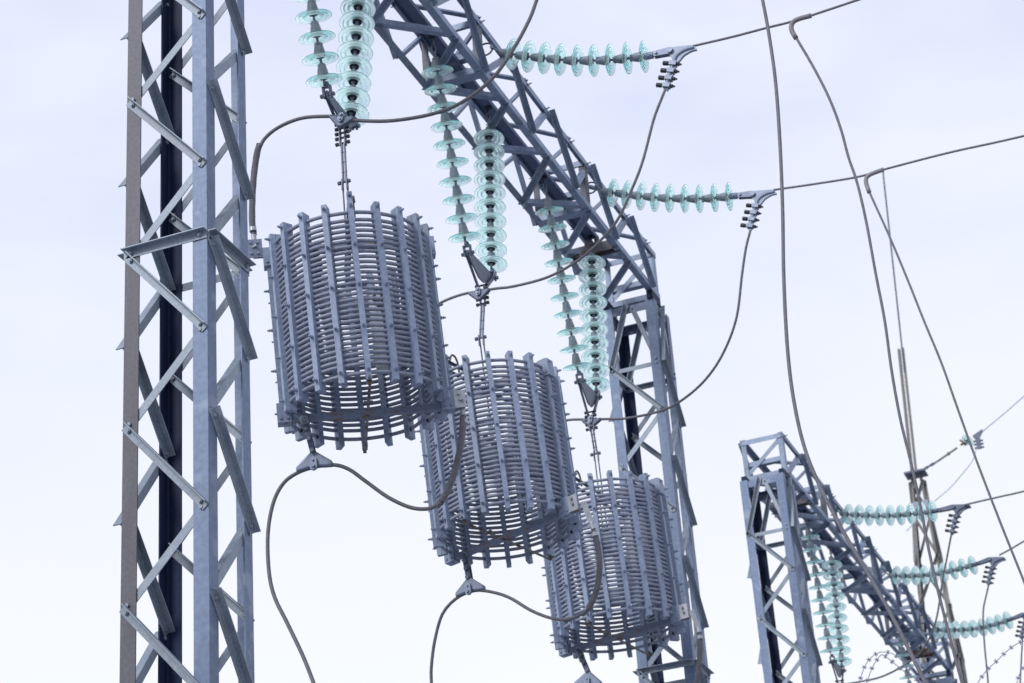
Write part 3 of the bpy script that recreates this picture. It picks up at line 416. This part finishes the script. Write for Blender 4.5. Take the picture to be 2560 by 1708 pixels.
for k, lb in ten:
    cs = [V(q) for q in W[k]]
    r_ = insulator('tension_insulator', cs, lb, 'insulator', 'tension strings pulling the lines')
    d0 = (cs[0] - cs[1]).normalized(); cap0 = cs[0] + d0 * .122; gx = (GX if k in ('T1', 'T2') else g2x(cs[0].y)) + WX
    att = V((gx - .002, cs[0].y, cap0.z + .05 + (.02 if k in ('T1', 'T2') else 0)))
    # U-bolt through the post, socket eye into the cap
    u = [att + V((-.03, 0, .055)), att + V((.02, 0, .055)), att + V((.055, 0, .03)), att + V((.062, 0, 0)), att + V((.055, 0, -.03)), att + V((.02, 0, -.055)), att + V((-.03, 0, -.055))]
    MB().tube(spline(u, .012), .008, 8).build('u_bolt', M['hard'], r_, True)
    p1 = att + V((.06, 0, 0)); b = MB(); b.rod(p1 - (p1 - cap0).normalized() * -.012, cap0 - d0 * .012, .0095, 10); b.rod(p1 + V((0, -.014, 0)), p1 + V((0, .014, 0)), .017, 12)
    b.build('ball_eye', M['hard'], r_, True)
    # clamp
    P = V(W[piv[k]]); last = cs[-1] + (cs[-1] - cs[-2]).normalized() * .03
    c = empty('tension_clamp', P); tag(c, cl_lab[k], 'clamp', 'tension clamps at the ends of the level strings')
    mt = M['fit_light'] if k in ('T1', 'T2') else M['hard']
    u = (P - last).normalized(); v = V((-u.z, 0, u.x))
    b = MB(); b.rod(last - u * .03, last + u * .045, .028, 14, .03); b.rod(last + u * .043, last + u * .08, .016, 10); b.build('socket', mt, c, True)
    b = MB()
    for s in (-.02, .02):
        b.poly([last + u * .055 + v * .02 + Y3 * s, last + u * .05 + Y3 * s, last + u * .055 - v * .026 + Y3 * s, P - v * .03 + Y3 * s, P + u * .03 + Y3 * s, P + v * .03 + Y3 * s], Y3 * .010)
    b.bolt(last + u * .075 - Y3 * .026, -Y3, .013, .012).bolt(last + u * .075 + Y3 * .026, Y3, .012, .012)
    b.build('link_plate', mt, c)
    poly = [P + V((x, 0, z)) for x, z in W['clamp_poly']]
    b = MB(); b.poly(poly, Y3 * .026)
    groove = [P + V((x, -.008, z)) for x, z in ((.195, -.028), (.12, -.03), (.05, -.06), (.015, -.12), (-.03, -.22), (-.07, -.33))]
    b.tube(spline(groove, .02), .019, 10)
    b.rod(P - Y3 * .034, P + Y3 * .034, .024, 16)
    b.build('body', mt, c, True)
    for q in range(4):
        t = .30 + q * .225
        ctr = V(groove[3]).lerp(groove[5], (q + .12) / 3.4); tn = (groove[5] - groove[3]).normalized(); sx = V((tn.z, 0, -tn.x)) * -1
        b = MB(); b.rod(ctr - sx * .085, ctr + sx * .07, .009, 8); b.rod(ctr - sx * .088, ctr - sx * .045, .019, 10); b.rod(ctr - sx * .048, ctr - sx * .024, .012, 6)
        b.rod(ctr + sx * .035, ctr + sx * .052, .016, 6)
        b.build('clamp_bolt', M['dark'], c, True)
        b = MB(); b.box(ctr, sx * .03, Y3 * .026, tn * .018); b.build('keeper', mt, c)

# ------------------------------------------------------------------ air-core coils
NB = 20
def coil_parts():
    H, Ro = 1.32, .572
    zs = [H / 2 - .064, H / 2 - .124] + [H / 2 - .124 - .0394 * i for i in range(1, 28)] + [-H / 2 + .067]
    pts = []; seg = 72; rt = Ro - .040
    wob = [random.uniform(.0008, .0030) for _ in zs]; ph = [random.uniform(0, 6.28) for _ in zs]; ph.sort(key=lambda q: q * 3 % 1)
    for i in range(len(zs) - 1):
        for j in range(seg):
            t = j / seg; s = max(0, (t - .93) / .07)
            pts.append((rt * math.cos(2 * math.pi * t), rt * math.sin(2 * math.pi * t), zs[i] + (zs[i + 1] - zs[i]) * s + wob[i] * math.sin(2 * math.pi * t + ph[i]) + .0012 * math.sin(10 * 2 * math.pi * t)))
    for j in range(seg): t = j / seg * .985; pts.append((rt * math.cos(2 * math.pi * t), rt * math.sin(2 * math.pi * t), zs[-1]))
    wind = MB().tube(pts, .0130, 8).mesh('winding', M['wind'], 'all')
    def bar(top, hole=True):
        b = MB(); z0, z1 = -H / 2, H / 2 + top
        b.abox(Ro - .036, Ro, -.0185, .0185, z0, z1); b.abox(Ro - .078, Ro - .0385, -.0185, .0185, z0, z1 - top)
        for zz in (.072, .33, .63, .935, 1.25):
            z = H / 2 - zz; z = z if zz > .1 else z + .036 if zz < .1 else z
            b.rod((Ro - .002, 0, z), (Ro + .010, 0, z), .0125, 6); b.rod((Ro + .008, 0, z), (Ro + .036, 0, z), .0065, 8); b.rod((Ro + .016, 0, z), (Ro + .024, 0, z), .0105, 6)
            b.rod((Ro - .078, 0, z), (Ro - .088, 0, z), .0125, 6)
        return b
    holes = []
    me = bar(0).mesh('spacer_bar', M['paint']); tall = bar(.075).mesh('spacer_bar', M['paint'])
    hb = MB().rod((Ro - .055, -.0190, -H / 2 + .055), (Ro - .055, .0190, -H / 2 + .055), .014, 14).mesh('bolt_hole', M['cement'])
    return wind, me, tall, hb
cw, cb, ctall, chole = coil_parts()
def coil(c, ax, base, label, hang, white):
    H, Ro = 1.32, .572
    a = V((ax[0], ax[1], 1)).normalized(); ex = Y3.cross(a).normalized(); ey = a.cross(ex); tq = R(base - 270)
    ex, ey = ex * math.cos(tq) + ey * math.sin(tq), ey * math.cos(tq) - ex * math.sin(tq)
    root = empty('air_core_coil', c); tag(root, label, 'coil', 'grey air core coils hanging in a row')
    Mx = Matrix((ex, ey, a)).transposed()
    root.rotation_euler = Mx.to_euler()
    inst('winding', cw, root, (0, 0, 0), (0, 0, R(70 + random.choice((0, 18, -18)))))
    for k in range(NB):
        o = inst('spacer_bar', ctall if k == 0 else cb, root, (0, 0, random.uniform(-.004, .004)), (0, 0, R(270 + 18 * k + random.uniform(-.4, .4))))
        if 5 <= k <= 15: inst('bolt_hole', chole, o)
    def put(b, name, mt, sm=False):
        me = b.mesh(name, mt, sm); return inst(name, me, root)
    zt_, zb_ = H / 2, -H / 2
    # bottom and top crossbars along the coil's own x axis, with end brackets and terminals
    b = MB(); b.abox(-.535, .66, -.022, .022, zb_ - .004, zb_ + .040); put(b, 'bottom_crossbar', M['rustbar'])
    b = MB(); b.abox(-.66, .535, -.022, .022, zt_ - .066, zt_ - .006); put(b, 'top_crossbar', M['rustbar'])
    for s, z in ((1, zb_), (-1, zb_), (-1, zt_ - .14), (1, zt_ - .14)):
        b = MB(); b.abox(min(s * .50, s * .592), max(s * .50, s * .592), -.03, .052, z - .01, z + .13)
        for q in ((.525, .02), (.572, .02)): b.bolt((s * q[0], -.03, z + .02), (0, -1, 0), .012, .008)
        b.bolt((s * .535, .0, z - .01), (0, 0, -1), .012, .01)
        put(b, 'end_bracket', M['paint'])
    b = MB(); b.abox(.535, .60, -.008, .008, zb_ + .004, zb_ + .0) if False else None
    b = MB(); b.abox(.592, .668, -.030, -.020, zb_ - .004, zb_ + .122); b.bolt((.625, -.03, zb_ + .098), (0, -1, -.2), .012, .02); b.bolt((.630, -.03, zb_ + .055), (0, -1, -.2), .012, .02); put(b, 'terminal_pad', M['alu'])
    b = MB(); b.abox(-.70, -.592, -.020, -.010, zt_ - .075, zt_ + .065)
    for q in ((-.625, .04), (-.625, -.045), (-.672, .04), (-.672, -.045)): b.bolt((q[0], -.02, zt_ + q[1]), (0, -1, 0), .012, .01)
    put(b, 'terminal_pad', M['fit_light'])
    # diametral straps in the direction of the tall bar, at top and bottom
    th = R(270); dx = V((math.cos(th), math.sin(th), 0)); dn = V((-dx.y, dx.x, 0))
    b = MB(); b.box((0, 0, zb_ - .025), dx * .555, dn * .009, Z3 * .005); b.box(dx * .26 + V((0, 0, zb_ - .02)), dx * .012, dn * .03, Z3 * .008)
    for s in (-1, 1):
        b.box(dx * (s * .556) + V((0, 0, zb_ + .0)), dx * .004, dn * .012, Z3 * .03); b.bolt(dx * (s * .585) + V((0, 0, zb_ + .01)), dx * s, .012, .02)
    put(b, 'bottom_strap', M['strap'])
    b = MB(); b.box((0, 0, zt_ + .03), dx * .53, dn * .017, Z3 * .004); b.box((0, 0, zt_ - .055), dx * .53, dn * .017, Z3 * .004)
    b.box(dx * .535 + V((0, 0, zt_ + .03)), dx * .006, dn * .017, Z3 * .045); b.bolt(dx * .572 + V((0, 0, zt_ + .045)), dx, .013, .03)
    put(b, 'top_strap', M['galv'])
    q = [dx * .53 + V((0, 0, zt_ + .015)), dx * .50 + V((0, 0, zt_ + .075)), dx * .46 + V((0, 0, zt_ + .085)), dx * .43 + V((0, 0, zt_ + .05)), dx * .42 + V((0, 0, zt_ - .04))]
    b = MB().tube(spline([p + dn * .03 for p in q], .02), .0085, 8); put(b, 'hook', M['orange'], True)
    # slanting connecting strip inside, from mid height to the lower terminal bracket
    P, Q = V((.10, -.30, .08)), V((.545, -.02, zb_ + .11)); u = (Q - P).normalized(); v = u.cross(Y3).normalized()
    b = MB(); b.box((P + Q) / 2, u * ((Q - P).length / 2), v * .02, u.cross(v) * .004); put(b, 'connecting_strip', M['fit_light'])
    # tuning unit: white case and a dark lightning arrester inside the winding
    b = MB(); wx = .20; b.lathe([(.001, .34), (.085, .34), (.09, .33), (.09, -.20), (.085, -.21), (.001, -.21)], 28, True)
    b.v = [q + V((wx, .22, .12 if white else .0)) for q in b.v]; put(b, 'tuning_case', M['white'], True)
    b = MB(); pr = [(.001, .0)]
    for i in range(6): pr += [(.03, -.01 - i * .05), (.062, -.03 - i * .05), (.03, -.045 - i * .05)]
    pr += [(.001, -.32)]; b.lathe(pr, 20, True); b.v = [q + V((-.26, -.12, .56)) for q in b.v]; put(b, 'arrester', M['hard'], True)
    # suspension rods from the top crossbar up to the link
    inv = Mx.transposed(); hp = inv @ (V(hang) - V(c))
    b = MB()
    for s in (-.016, .016):
        b.rod(V((hp.x + s, hp.y, hp.z)), V((s * 1.3, 0, zt_ - .30)), .006, 8)
    b.abox(-.03, .03, -.016, .016, zt_ - .33, zt_ - .29); put(b, 'hanger_rod', M['hard'], True)
    return root, Mx
c1, M1 = coil((-5.515, 12.034, 8.212), (-.049, -.037), 297, 'nearest and largest grey coil, hanging beside the tall left column', (-5.515, 11.921, 9.302), False)
c2, M2 = coil((-5.515, 14.534, 8.173), (-.064, .008), 256, 'middle grey coil, partly behind the nearest coil', (-5.515, 14.357, 9.159), True)
c3, M3 = coil((-5.513, 17.105, 8.138), (-.043, -.011), 262, 'farthest grey coil, hanging in front of the right lattice column', (-5.515, 16.999, 9.169), True)

# ------------------------------------------------------------------ yokes under each pair of strings
def yoke(A, B, apex, hang, label, x):
    A, B, C, Hh = V((x, *A)), V((x, *B)), V((x, *apex)), V((x, *hang))
    root = empty('yoke_link', C); tag(root, label, 'hanger', 'yokes that join two strings to one link')
    u = (B - A).normalized()
    for P, d in ((A, (A - V((x, A.y - .10, A.z + .4))).normalized()), (B, (B - V((x, B.y + .06, B.z + .4))).normalized())):
        s = V(P) - d * .0
        b = MB(); b.rod(s - d * .085, s - d * .045, .017, 10, .028)
        for q in (-1, 1): b.box(s - d * .012 + X3 * (q * .026), X3 * .007, d.cross(X3) * .015, d * .045)
        b.rod(s + d * .012 - X3 * .045, s + d * .012 + X3 * .045, .009, 8); b.rod(s + d * .012 - X3 * .055, s + d * .012 - X3 * .037, .016, 6); b.rod(s + d * .012 + X3 * .037, s + d * .012 + X3 * .052, .016, 6)
        b.build('clevis', M['hard'], root, True)
    mid = (A + B) / 2
    low = mid.lerp(C, .62)
    b = MB(); b.poly([A - u * .02 + Z3 * .012, A + u * .02 + Z3 * .028, B - u * .02 + Z3 * .028, B + u * .02 + Z3 * .012, B - Z3 * .035, low + u * .05, low - u * .05, A - Z3 * .035], X3 * .012)
    b.build('yoke_plate', M['fit_dark'], root)
    for P, sx in ((A, -.022), (B, .022)):
        b = MB(); pp = P + Z3 * .012
        b.box((pp + C) / 2 + X3 * sx, (C - pp) / 2, X3 * .007, (C - pp).normalized().cross(X3) * .014); b.build('side_link', M['hard'], root)
    b = MB()
    for q in (-.03, .01, .05, .09, .135):
        z = C - Z3 * (q - .01); b.rod(z - X3 * .05, z + X3 * .05, .008, 8); b.rod(z - X3 * .056, z - X3 * .036, .0145, 6); b.rod(z + X3 * .034, z + X3 * .052, .0145, 6)
    b.build('link_bolts', M['dark'], root, True)
    b = MB()
    for sx in (-.02, .02): b.box(C - Z3 * .06 + X3 * sx, X3 * .004, Y3 * .016, Z3 * .085)
    b.build('link_plate', M['hard'], root)
    top = C - Z3 * .12
    for sx in (-.011, .011):
        b = MB()
        b.box((top + Hh) / 2 + X3 * sx, (top - Hh) / 2, X3 * .005, Y3 * .010)
        for q in (.25, .5, .75): b.rod(top.lerp(Hh, q) + X3 * (sx - .009), top.lerp(Hh, q) + X3 * (sx + .009), .006, 6); b.build('hanging_strap', M['hard'], root)
    b = MB(); b.rod(Hh - X3 * .045, Hh + X3 * .04, .008, 8); b.rod(Hh - X3 * .052, Hh - X3 * .03, .015, 6); b.rod(Hh + X3 * .026, Hh + X3 * .042, .014, 6)
    for sx in (-.018, .018): b.box(Hh + X3 * sx + Z3 * -.02, X3 * .004, Y3 * .014, Z3 * .045)
    b.build('hanging_shackle', M['hard'], root, True)
    return root
yoke((11.69, 9.90), (12.10, 9.86), (11.915, 9.74), (11.921, 9.302), 'dark triangular yoke and link above the nearest coil', xm)
yoke((14.19, 9.85), (14.70, 9.86), (14.448, 9.63), (14.357, 9.159), 'dark triangular yoke and link above the middle coil', xm)
yoke((16.74, 9.79), (17.17, 9.80), (16.95, 9.521), (16.999, 9.169), 'dark triangular yoke and link above the farthest coil', xm)
yoke((25.86, 9.75), (26.33, 9.76), (26.1, 9.52), (26.08, 9.1), 'small dark triangular yoke at the bottom edge below the second gantry strings', g2x(26.1) + WX / 2)

# ------------------------------------------------------------------ suspension clamps
def clamp(P, flip, label, along=(1, 0, 0), s=1., up=None):
    P = V(P); root = empty('suspension_clamp', P); tag(root, label, 'clamp', 'cable clamps at the coils')
    u = V(along).normalized(); n = u.cross(Z3).normalized(); v = n.cross(u) * (-1 if flip else 1)
    pts = [(-.125, -.030), (-.125, .004), (-.04, .075), (-.022, .092), (.022, .092), (.04, .075), (.125, .004), (.125, -.030), (.07, -.024), (0, -.012), (-.07, -.024)]
    b = MB()
    b.poly([P + u * (x * s) + v * (y * s) for x, y in pts], n * .05 * s)
    bo = b.build('body', M['fit_light'] if not flip else M['hard'], root)
    bv = bo.modifiers.new('b', 'BEVEL'); bv.width = .012; bv.segments = 3
    b = MB(); q = [(math.cos(t) * .026 * s, (math.sin(t) * .026 + (.022 if math.sin(t) > 0 else -.022)) * s) for t in [k * math.pi / 8 for k in range(16)]]
    b.poly([P + n * .034 * s + u * x + v * (y + .0) for x, y in q], n * .022 * s); b.bolt(P + n * .045 * s + v * .022 * s, n, .009, .010); b.bolt(P + n * .045 * s - v * .022 * s, n, .012, .014)
    b.build('keeper', M['fit_light'], root)
    if up is not None:
        up = V(up); d = (up - P).normalized(); p0 = P + v * .08
        b = MB(); x_ = n
        for k in (-1, 1): b.box((p0 + up) / 2 + n * (.018 * k), (up - p0) / 2, n * .004, d.cross(n) * .02)
        for t in (.08, .42, .72, .96): q = p0.lerp(up, t); b.rod(q - n * .04, q + n * .04, .010, 8); b.rod(q + n * .03, q + n * .042, .017, 6)
        b.build('shackle_link', M['hard'], root)
        b = MB(); q = p0.lerp(up, .78); b.box(q, d * .06, n * .015, d.cross(n) * .026); b.rod(up - n * .03, up + n * .03, .03, 12); b.build('socket', M['galv_light'], root)
    return root
for key, i, lb in (('jumperA', 10, 'dark winged clamp holding the thick jumper above the nearest coil'), ('jumperB', 11, 'dark winged clamp on the jumper above the middle coil'),
                   ('jumperC', 10, 'dark winged clamp on the jumper above the farthest coil')):
    q = V(W[key][i]); tn = (V(W[key][i - 1]) - V(W[key][i + 1])).normalized()
    clamp(q - Z3 * .012, True, lb, (tn.x, tn.y, tn.z * .8), .76)
for key, i, lb, up in (('lowA', 7, 'pale winged clamp with round keeper hanging below the nearest coil', (-5.85, 11.87, 7.53)),
                       ('lowB', 6, 'pale winged clamp with round keeper hanging below the middle coil', (-5.87, 14.63, 7.49)),
                       ('lowC', 5, 'pale winged clamp cut by the bottom edge below the farthest coil', (-5.89, 17.17, 7.46))):
    q = V(W[key][i]); tn = (V(W[key][i - 1]) - V(W[key][i + 1])).normalized()
    clamp(q + Z3 * .012, False, lb, (tn.x, tn.y, tn.z * .5), 1.0, up)

# ------------------------------------------------------------------ cables
def cable(name, key, r, label, cat, mt=None, group=None, n=10, lobes=0, twist=0, amp=.07, parent=None, step=.04):
    pts = spline(W[key], step); b = MB(); b.tube(pts, r, n, lobes, twist, amp)
    o = V(W[key][0]) if parent is None else None
    if parent is None:
        ob = bpy.data.objects.new(name, None)
        for q in range(len(b.v)): b.v[q] = b.v[q] - o
        ob = bpy.data.objects.new(name, b.mesh(name, mt or M['cable'], 'all')); col.objects.link(ob); ob.location = o
        return tag(ob, label, cat, group)
    return b.build(name, mt or M['cable'], parent, 'all')
GJ = 'jumper cables of the coils'; GL = 'overhead line conductors'; GD = 'slack dropper cables on the right'
jA = cable('jumper_cable', 'jumperA', .0125, 'thick jumper arching from the top edge to the nearest coil', 'cable', None, GJ, 40, 14, 22, .05, step=.015)
jB = cable('jumper_cable', 'jumperB', .0115, 'jumper sagging from the topmost tension clamp to the middle coil', 'cable', None, GJ)
jC = cable('jumper_cable', 'jumperC', .0115, 'jumper sagging past the right column to the farthest coil', 'cable', None, GJ)
lA = cable('jumper_cable', 'lowA', .0125, 'cable looping under the nearest coil and down the bottom edge', 'cable', None, GJ, 40, 14, 22, .05, step=.015)
lB = cable('jumper_cable', 'lowB', .0125, 'cable looping under the middle coil and down the bottom edge', 'cable', None, GJ)
lC = cable('jumper_cable', 'lowC', .0125, 'thick cable dropping from the lower terminal of the farthest coil', 'cable', None, GJ)
def wound(key, parent, r0=.0165, rs=.0074, k=9, tw=26):
    pts = spline(W[key], .011); tot = len(pts); b = MB(); b.tube(pts, r0 - .002, 14)
    tg = [(pts[min(i + 1, tot - 1)] - pts[max(i - 1, 0)]).normalized() for i in range(tot)]
    fr = []; x_ = tg[0].orthogonal().normalized(); ln = 0
    for i in range(tot):
        x_ = (x_ - tg[i] * x_.dot(tg[i])).normalized(); ln += (pts[i] - pts[i - 1]).length if i else 0
        fr.append((x_, tg[i].cross(x_), ln))
    for j in range(k):
        e0 = random.randint(0, 3); e1 = tot - random.randint(0, 3)
        b.tube([pts[i] + fr[i][0] * (r0 * math.cos(2 * math.pi * j / k + tw * fr[i][2])) + fr[i][1] * (r0 * math.sin(2 * math.pi * j / k + tw * fr[i][2])) for i in range(e0, e1)], rs * random.uniform(.85, 1.05), 6)
    return b.build('armour_sleeve', M['sleeve'], parent, 'all')
def lug(root, P, Q, pad, name='cable_lug'):
    P, Q, pad = V(P), V(Q), V(pad)
    b = MB(); b.rod(P, Q, .019, 14, .016); b.box((Q + pad) / 2, (pad - Q) / 2, Y3 * .006, (pad - Q).normalized().cross(Y3) * .020)
    b.build(name, M['alu'], root, True)
    t = (Q - P).normalized(); b = MB(); b.rod(P - t * .06, P - t * .03, .0255, 16); b.build('cable_band', M['alu'], root, True)
for key, q in (('sleeveA', jA), ('lowsleeveA', lA), ('lowsleeveB', lB), ('lowsleeveC', lC)): wound(key, q)
lug(jA, W['sleeveA'][-1], V(W['sleeveA'][-1]) + V((.006, 0, -.06)), (-6.11, 11.69, 8.83))
lug(lA, W['lowsleeveA'][0], V(W['lowsleeveA'][0]) + V((-.004, 0, .05)), (-4.905, 12.315, 7.64))
lug(lB, W['lowsleeveB'][0], V(W['lowsleeveB'][0]) + V((-.012, 0, .06)), (-4.79, 14.35, 7.60))
lug(lC, W['lowsleeveC'][0], V(W['lowsleeveC'][0]) + V((-.004, 0, .05)), (-4.80, 17.0, 7.56))
cB = cable('line_conductor', 'lineB', .0098, 'uppermost line conductor, running off the top edge from its clamp', 'cable', None, GL)
cC = cable('line_conductor', 'lineC', .0098, 'line conductor crossing to the right edge from the second tension clamp', 'cable', None, GL)
dA = cable('dropper_cable', 'dropA', .0108, 'long dropper from the top edge passing in front of the second gantry', 'cable', None, GD, 32, 12, 25, .06, step=.02)
dB = cable('dropper_cable', 'dropB', .0100, 'dropper curving down from the upper pale elbow sleeve', 'cable', None, GD, 24, 10, 25, .06, step=.02)
dC = cable('dropper_cable', 'dropC', .0098, 'dropper running straight down from the lower pale elbow sleeve to the right edge', 'cable', None, GD)
cable('elbow_sleeve', 'elbowB', .0195, None, None, M['sleeve_elbow'], None, 14, parent=dB)
cable('elbow_sleeve', 'elbowC', .0195, None, None, M['sleeve_elbow'], None, 14, parent=dC)
G2 = 'cables of the second gantry'
cable('line_conductor', 'line2A', .0115, 'upper line conductor of the second gantry, just above the right dropper end', 'cable', None, GL)
cable('line_conductor', 'line2B', .0115, 'middle line conductor of the second gantry, leaving by the right edge', 'cable', None, GL)
cable('line_conductor', 'line2C', .0115, 'lowest line conductor, only its start at the right edge', 'cable', None, GL)
cable('jumper_cable', 'jump2A', .0115, 'thin jumper sagging under the second gantry beam from its upper line', 'cable', None, G2)
cable('jumper_cable', 'jump2B', .0115, 'thin jumper hanging from the middle line of the second gantry', 'cable', None, G2)
cable('jumper_cable', 'jump2C', .0115, 'thin jumper hanging at the lower right edge from the lowest line', 'cable', None, G2)

# ------------------------------------------------------------------ lightning mast far behind
mx0, my0 = -5.99, 37.0
mr = empty('lightning_mast', (mx0 - .2, my0, 0)); tag(mr, 'tall tan lattice mast with a thin lightning rod, behind the second gantry', 'mast')
zt2 = 16.52
def leg_at(sx, sy, z):
    h = (zt2 - z); w_ = .10 + .058 * h
    return V((mx0 - .035 * h * .0 - .019 * h + sx * w_, my0 + .15 + sy * w_ * .45, z))
for sx in (-1, 1):
    for sy in (-1, 1):
        MB().ell(leg_at(sx, sy, 0), leg_at(sx, sy, zt2), -X3 * sx, -Y3 * sy, .045, .045, .007).build('leg', M['mast'] if sy < 0 else M['galv_dark'], mr)
zz = [zt2 - .15, zt2 - .75, zt2 - 1.6, zt2 - 2.5, zt2 - 3.5, zt2 - 4.6, zt2 - 5.9, zt2 - 7.4, zt2 - 9.2]
for i in range(len(zz) - 1):
    for (a, b, n) in (((-1, -1), (1, -1), -Y3), ((1, -1), (1, 1), X3), ((1, 1), (-1, 1), Y3), ((-1, 1), (-1, -1), -X3)):
        p_, q_ = (a, b) if i % 2 else (b, a)
        brace(leg_at(*p_, zz[i]), leg_at(*q_, zz[i + 1]), n, True, 'diagonal_brace', mr, M['mast'], w=.05, bolts=False)
for z in (zt2 - .62,):
    b = MB(); b.box((mx0 - .012, my0 + .15, z), X3 * .165, Y3 * .165, Z3 * .07); b.build('collar', M['galv_light'], mr)
b = MB(); b.box((mx0 + .005, my0 + .1, zt2 + .02), X3 * .19, Y3 * .17, Z3 * .018); b.build('platform', M['hard'], mr)
b = MB(); pA, pB = V((-6.0, my0, zt2)), V((-5.872, my0, 19.03))
for s in (-1, 1): b.ell(pA + X3 * (.014 * s), pB + X3 * (.014 * s), X3 * s, Y3, .05, .05, .006)
b.build('rod_holder', M['mast'], mr)
MB().rod(pB - Z3 * .5, V(W['mast'][0]) + V((0, 0, 0)), .016, 8).build('lightning_rod', M['hard'], mr, True)
mc_ = [V(q) for q in W['mastchain']]
r_ = insulator('shield_wire_insulator', [mc_[3]], 'single pale glass disc at the end of a turnbuckle beside the mast', 'insulator', None, (mc_[2] - mc_[3]).normalized() + Y3 * .75)
chain(r_, mc_[0], mc_[1], .012)
b = MB(); b.rod(mc_[1], mc_[1].lerp(mc_[2], .85), .020, 8); b.rod(mc_[1].lerp(mc_[2], .45), mc_[1].lerp(mc_[2], .52), .035, 8); b.build('turnbuckle', M['mast'], r_, True)
b = MB(); b.tube(spline([mc_[2] + Z3 * .10, mc_[2] + V((.05, 0, .05)), mc_[2], mc_[2].lerp(mc_[3], .6)], .03), .018, 8); b.build('hook', M['orange'], r_, True)
P = mc_[4]; c = empty('tension_clamp', P); tag(c, 'tiny tension clamp on the thin wire beside the mast', 'clamp')
b = MB(); b.poly([P + V(q) for q in ((-.06, 0, .03), (.13, 0, .12), (.14, 0, .085), (.07, 0, -.01), (.06, 0, -.24), (-.01, 0, -.24), (-.02, 0, -.06))], Y3 * .04); b.build('body', M['hard'], c)
for q in range(3): MB().rod(P + V((-.055, 0, -.08 - q * .065)), P + V((.11, 0, -.09 - q * .065)), .018, 8).build('clamp_bolt', M['dark'], c, True)
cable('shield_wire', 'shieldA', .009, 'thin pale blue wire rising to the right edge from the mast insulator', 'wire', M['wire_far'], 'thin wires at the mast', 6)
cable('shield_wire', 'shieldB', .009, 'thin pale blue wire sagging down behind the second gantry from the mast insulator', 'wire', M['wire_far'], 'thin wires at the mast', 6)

# ------------------------------------------------------------------ razor wire at the bottom right
def razor(keys, label):
    root = empty('razor_wire', W[keys[0]][0]); tag(root, label, 'razor wire', 'loops of razor wire')
    for k in keys:
        pts = spline(W[k], .03); b = MB(); b.tube(pts, .0045, 6); ln = 0; nxt = .05
        for i in range(1, len(pts)):
            ln += (pts[i] - pts[i - 1]).length
            if ln > nxt:
                nxt += .10; t = (pts[i] - pts[i - 1]).normalized(); n_ = t.cross(Y3).normalized()
                for s in (.5, -.5):
                    d = (t * s + n_).normalized(); b.box(pts[i], d * .024, d.cross(Y3) * .005, Y3 * .0015)
        b.build('barbed_strand', M['razor'], root)
razor(('razor1a', 'razor1b'), 'arched loop of razor wire at the bottom, below the second gantry beam')
razor(('razor2a', 'razor2b'), 'razor wire loop rising to the lower right corner')
